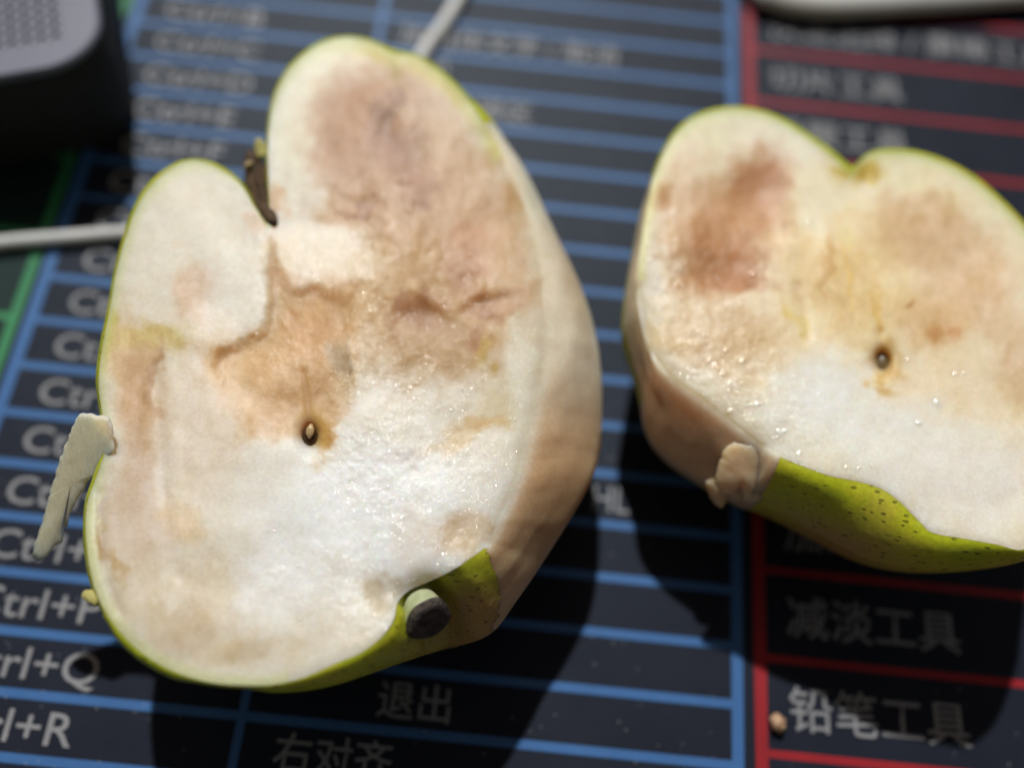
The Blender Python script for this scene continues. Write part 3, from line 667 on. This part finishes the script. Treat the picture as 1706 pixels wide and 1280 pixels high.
# ------------------------------------------------------------------ things round the pear
def crumb():
    p = at(np.array(1296.), np.array(1206.), np.array(1.1)); seg, rg = 14, 9; V = []; r_ = np.random.default_rng(4)
    for i in range(rg):
        for j in range(seg):
            a = math.pi * i / (rg - 1); b_ = 2 * math.pi * j / seg; q = 1 + .18 * r_.standard_normal() * (0 < i < rg - 1)
            V.append(p + np.array([1.05 * math.sin(a) * math.cos(b_), 1.25 * math.sin(a) * math.sin(b_), .95 * math.cos(a)]) * q)
    V = np.array(V); V[:, 2] = np.maximum(V[:, 2], .08)
    tag(mesh('crumb', V, grid_faces(rg, seg), CRUMB), 'small tan crumb lying on the mat beside the lowest red table line', 'crumb')
crumb()

def cable():
    z = 1.25
    pl = [(-420, 452), (-200, 428), (0, 405), (110, 396), (215, 388), (330, 384), (450, 360), (560, 300), (640, 205), (705, 88), (735, 45), (765, -5), (830, -130), (890, -260)]
    A = spline(np.array([[*at(np.array(float(a)), np.array(float(b_)), np.array(z))] for a, b_ in pl]), False, 1.0)
    seg = 16; V = []
    for i in range(len(A)):
        d = A[min(i + 1, len(A) - 1)] - A[max(i - 1, 0)]; d /= np.linalg.norm(d); s = np.cross(d, [0, 0, 1.]); s /= np.linalg.norm(s)
        for k in range(seg):
            a = 2 * math.pi * k / seg; V.append(A[i] + 1.2 * (s * math.cos(a) + np.array([0, 0, 1]) * math.sin(a)))
    m, t, b = mat('white_cable', (.72, .73, .72), .42)
    t.links.new(ramp(t, noise(t, 6, 3), [(.3, (.62, .63, .62)), (.7, (.76, .77, .76))]), b.inputs['Base Color'])
    tag(mesh('cable', V, grid_faces(len(A), seg), m), 'thin white cable running behind the left pear half', 'cable')
cable()

def speaker():
    h = 20.8
    corner = at(np.array(172.), np.array(100.), np.array(h)); x1, y0 = corner[0] + .4, corner[1] + .2
    x0, y1 = x1 - 74, y0 + 62
    rt = empty('speaker', ((x0 + x1) / 2, (y0 + y1) / 2, 0))
    tag(rt, 'grey speaker with a rounded corner, perforated top and black sides at the upper left', 'speaker')
    G, t, b = mat('grey_plastic', (.20, .215, .26), .45); bump(t, b, noise(t, .5, 3), .02, .5)
    t.links.new(ramp(t, noise(t, 20, 4), [(.3, (.14, .155, .21)), (.7, (.175, .19, .25))]), b.inputs['Base Color'])
    K = simple('black_rubber', (.008, .008, .008), (.014, .014, .014), 2, .7, .03)
    D = simple('dark_hole', (.045, .05, .06), (.06, .065, .08), 2, .7, .03)
    v1, f1 = bevel_box(x0 + .7, y0 + .7, .05, x1 - .7, y1 - .7, h - 1.4, 9, 8, .8); mesh('casing', v1, f1, K, rt)
    v2, f2 = bevel_box(x0, y0, h - 1.5, x1, y1, h - .02, 9.5, 10, .7); f2 = f2[:-2] + [f2[-1]]
    # top plate: rim ring plus a field of punched holes
    ring = v2[-44:, :2]; 
    pit, rad = 2.25, .62
    gx0, gy0 = x1 - 6.0, y0 + 5.6; nx, ny = 28, 23
    lo = np.array([gx0 - pit * nx, gy0]); hi = np.array([gx0, gy0 + pit * ny])
    pl = mesh('top_shell', v2, f2, G, rt)
    V, Fc = [], []
    # flat border between shell edge and the hole field
    n = len(ring); field = []
    for p in ring: field.append((min(max(p[0], lo[0]), hi[0]), min(max(p[1], lo[1]), hi[1])))
    for p in ring: V.append((p[0], p[1], h - .02))
    for p in field: V.append((p[0], p[1], h - .02))
    for j in range(n):
        k = (j + 1) % n; Fc.append((j, k, n + k, n + j))
    border = mesh('top_border', V, [f for f in Fc if len(set(tuple(np.round(V[i], 4)) for i in f)) > 2], G, rt, smooth=False, fix=False)
    V, Fc, FM = [], [], []
    seg = 12
    for a in range(nx):
        for c_ in range(ny):
            cx, cy = lo[0] + pit * (a + .5), lo[1] + pit * (c_ + .5); i = len(V); sq = []
            for k in range(seg):
                th = 2 * math.pi * k / seg; dx, dy = math.cos(th), math.sin(th); m_ = max(abs(dx), abs(dy))
                sq.append((cx + dx / m_ * pit / 2, cy + dy / m_ * pit / 2, h - .02))
            V += sq
            for z, r in ((h - .02, rad), (h - 1.3, rad)): V += [(cx + r * math.cos(2 * math.pi * k / seg), cy + r * math.sin(2 * math.pi * k / seg), z) for k in range(seg)]
            for k in range(seg):
                w = (k + 1) % seg; Fc += [(i + k, i + w, i + seg + w, i + seg + k), (i + seg + k, i + seg + w, i + 2 * seg + w, i + 2 * seg + k)]; FM += [0, 1]
            Fc.append(tuple(i + 2 * seg + k for k in range(seg))); FM.append(1)
    mesh('grille', V, Fc, [G, D], rt, smooth=False, fmat=FM, fix=False)
    pv = Matrix.Translation(Vector((corner[0] * MM, corner[1] * MM, 0)))
    rt.matrix_world = pv @ Matrix.Rotation(math.radians(21), 4, 'Z') @ pv.inverted() @ rt.matrix_world
speaker()

def white_case():
    h = 5.2
    out = [(1258, -6), (1280, 6), (1310, 15), (1345, 21), (1385, 23), (1430, 22), (1500, 18), (1600, 12), (1700, 5), (1820, -4)]
    E = np.array([at(np.array(float(a)), np.array(float(b_)), np.array(h * .6)) for a, b_ in out])
    c = np.array([E[:, 0].mean(), E[:, 1].max() + 30])
    far = np.array([[E[-1, 0] + 2, E[-1, 1] + 12], [E[-1, 0] - 2, c[1] + 22], [E[0, 0] + 6, c[1] + 22], [E[0, 0] - 3, E[0, 1] + 14]])
    S = spline(np.concatenate([E[:, :2], far]), True, 1.2); V = []
    prof = [(1.2, 2.0), (2.0, .5), (h * .5, .1), (h * .6, 0), (h - 1.3, .35), (h - .6, 1.1), (h - .15, 2.1), (h, 3.0), (h - .1, 3.8), (h - .4, 4.0)]
    for z, ins in prof:
        d = S - c; l = np.linalg.norm(d, axis=1, keepdims=True); V += [(*p, z) for p in c + d * (1 - ins / l)]
    n = len(S); Fc = grid_faces(len(prof), n); Fc += [tuple(reversed(range(n)))]
    m = simple('white_plastic', (.66, .66, .64), (.72, .72, .70), 10, .35, .01)
    rt = empty('case', (c[0], c[1], 0))
    tag(rt, 'white plastic case with a rounded corner above the red table', 'case')
    mesh('shell', V, Fc, m, rt)
    top = np.array(V[-n:]); top[:, 2] -= .02
    g = simple('grey_lid', (.2, .2, .2), (.3, .3, .3), 8, .5, .01)
    mesh('lid_panel', top, [tuple(range(n))], g, rt, smooth=False, fix=False)
    ft, ff = bevel_box(c[0] - 12, c[1] - 12, 0, c[0] + 12, c[1] + 12, 1.3, 4, 4, .2); mesh('foot', ft, ff, m, rt)
white_case()
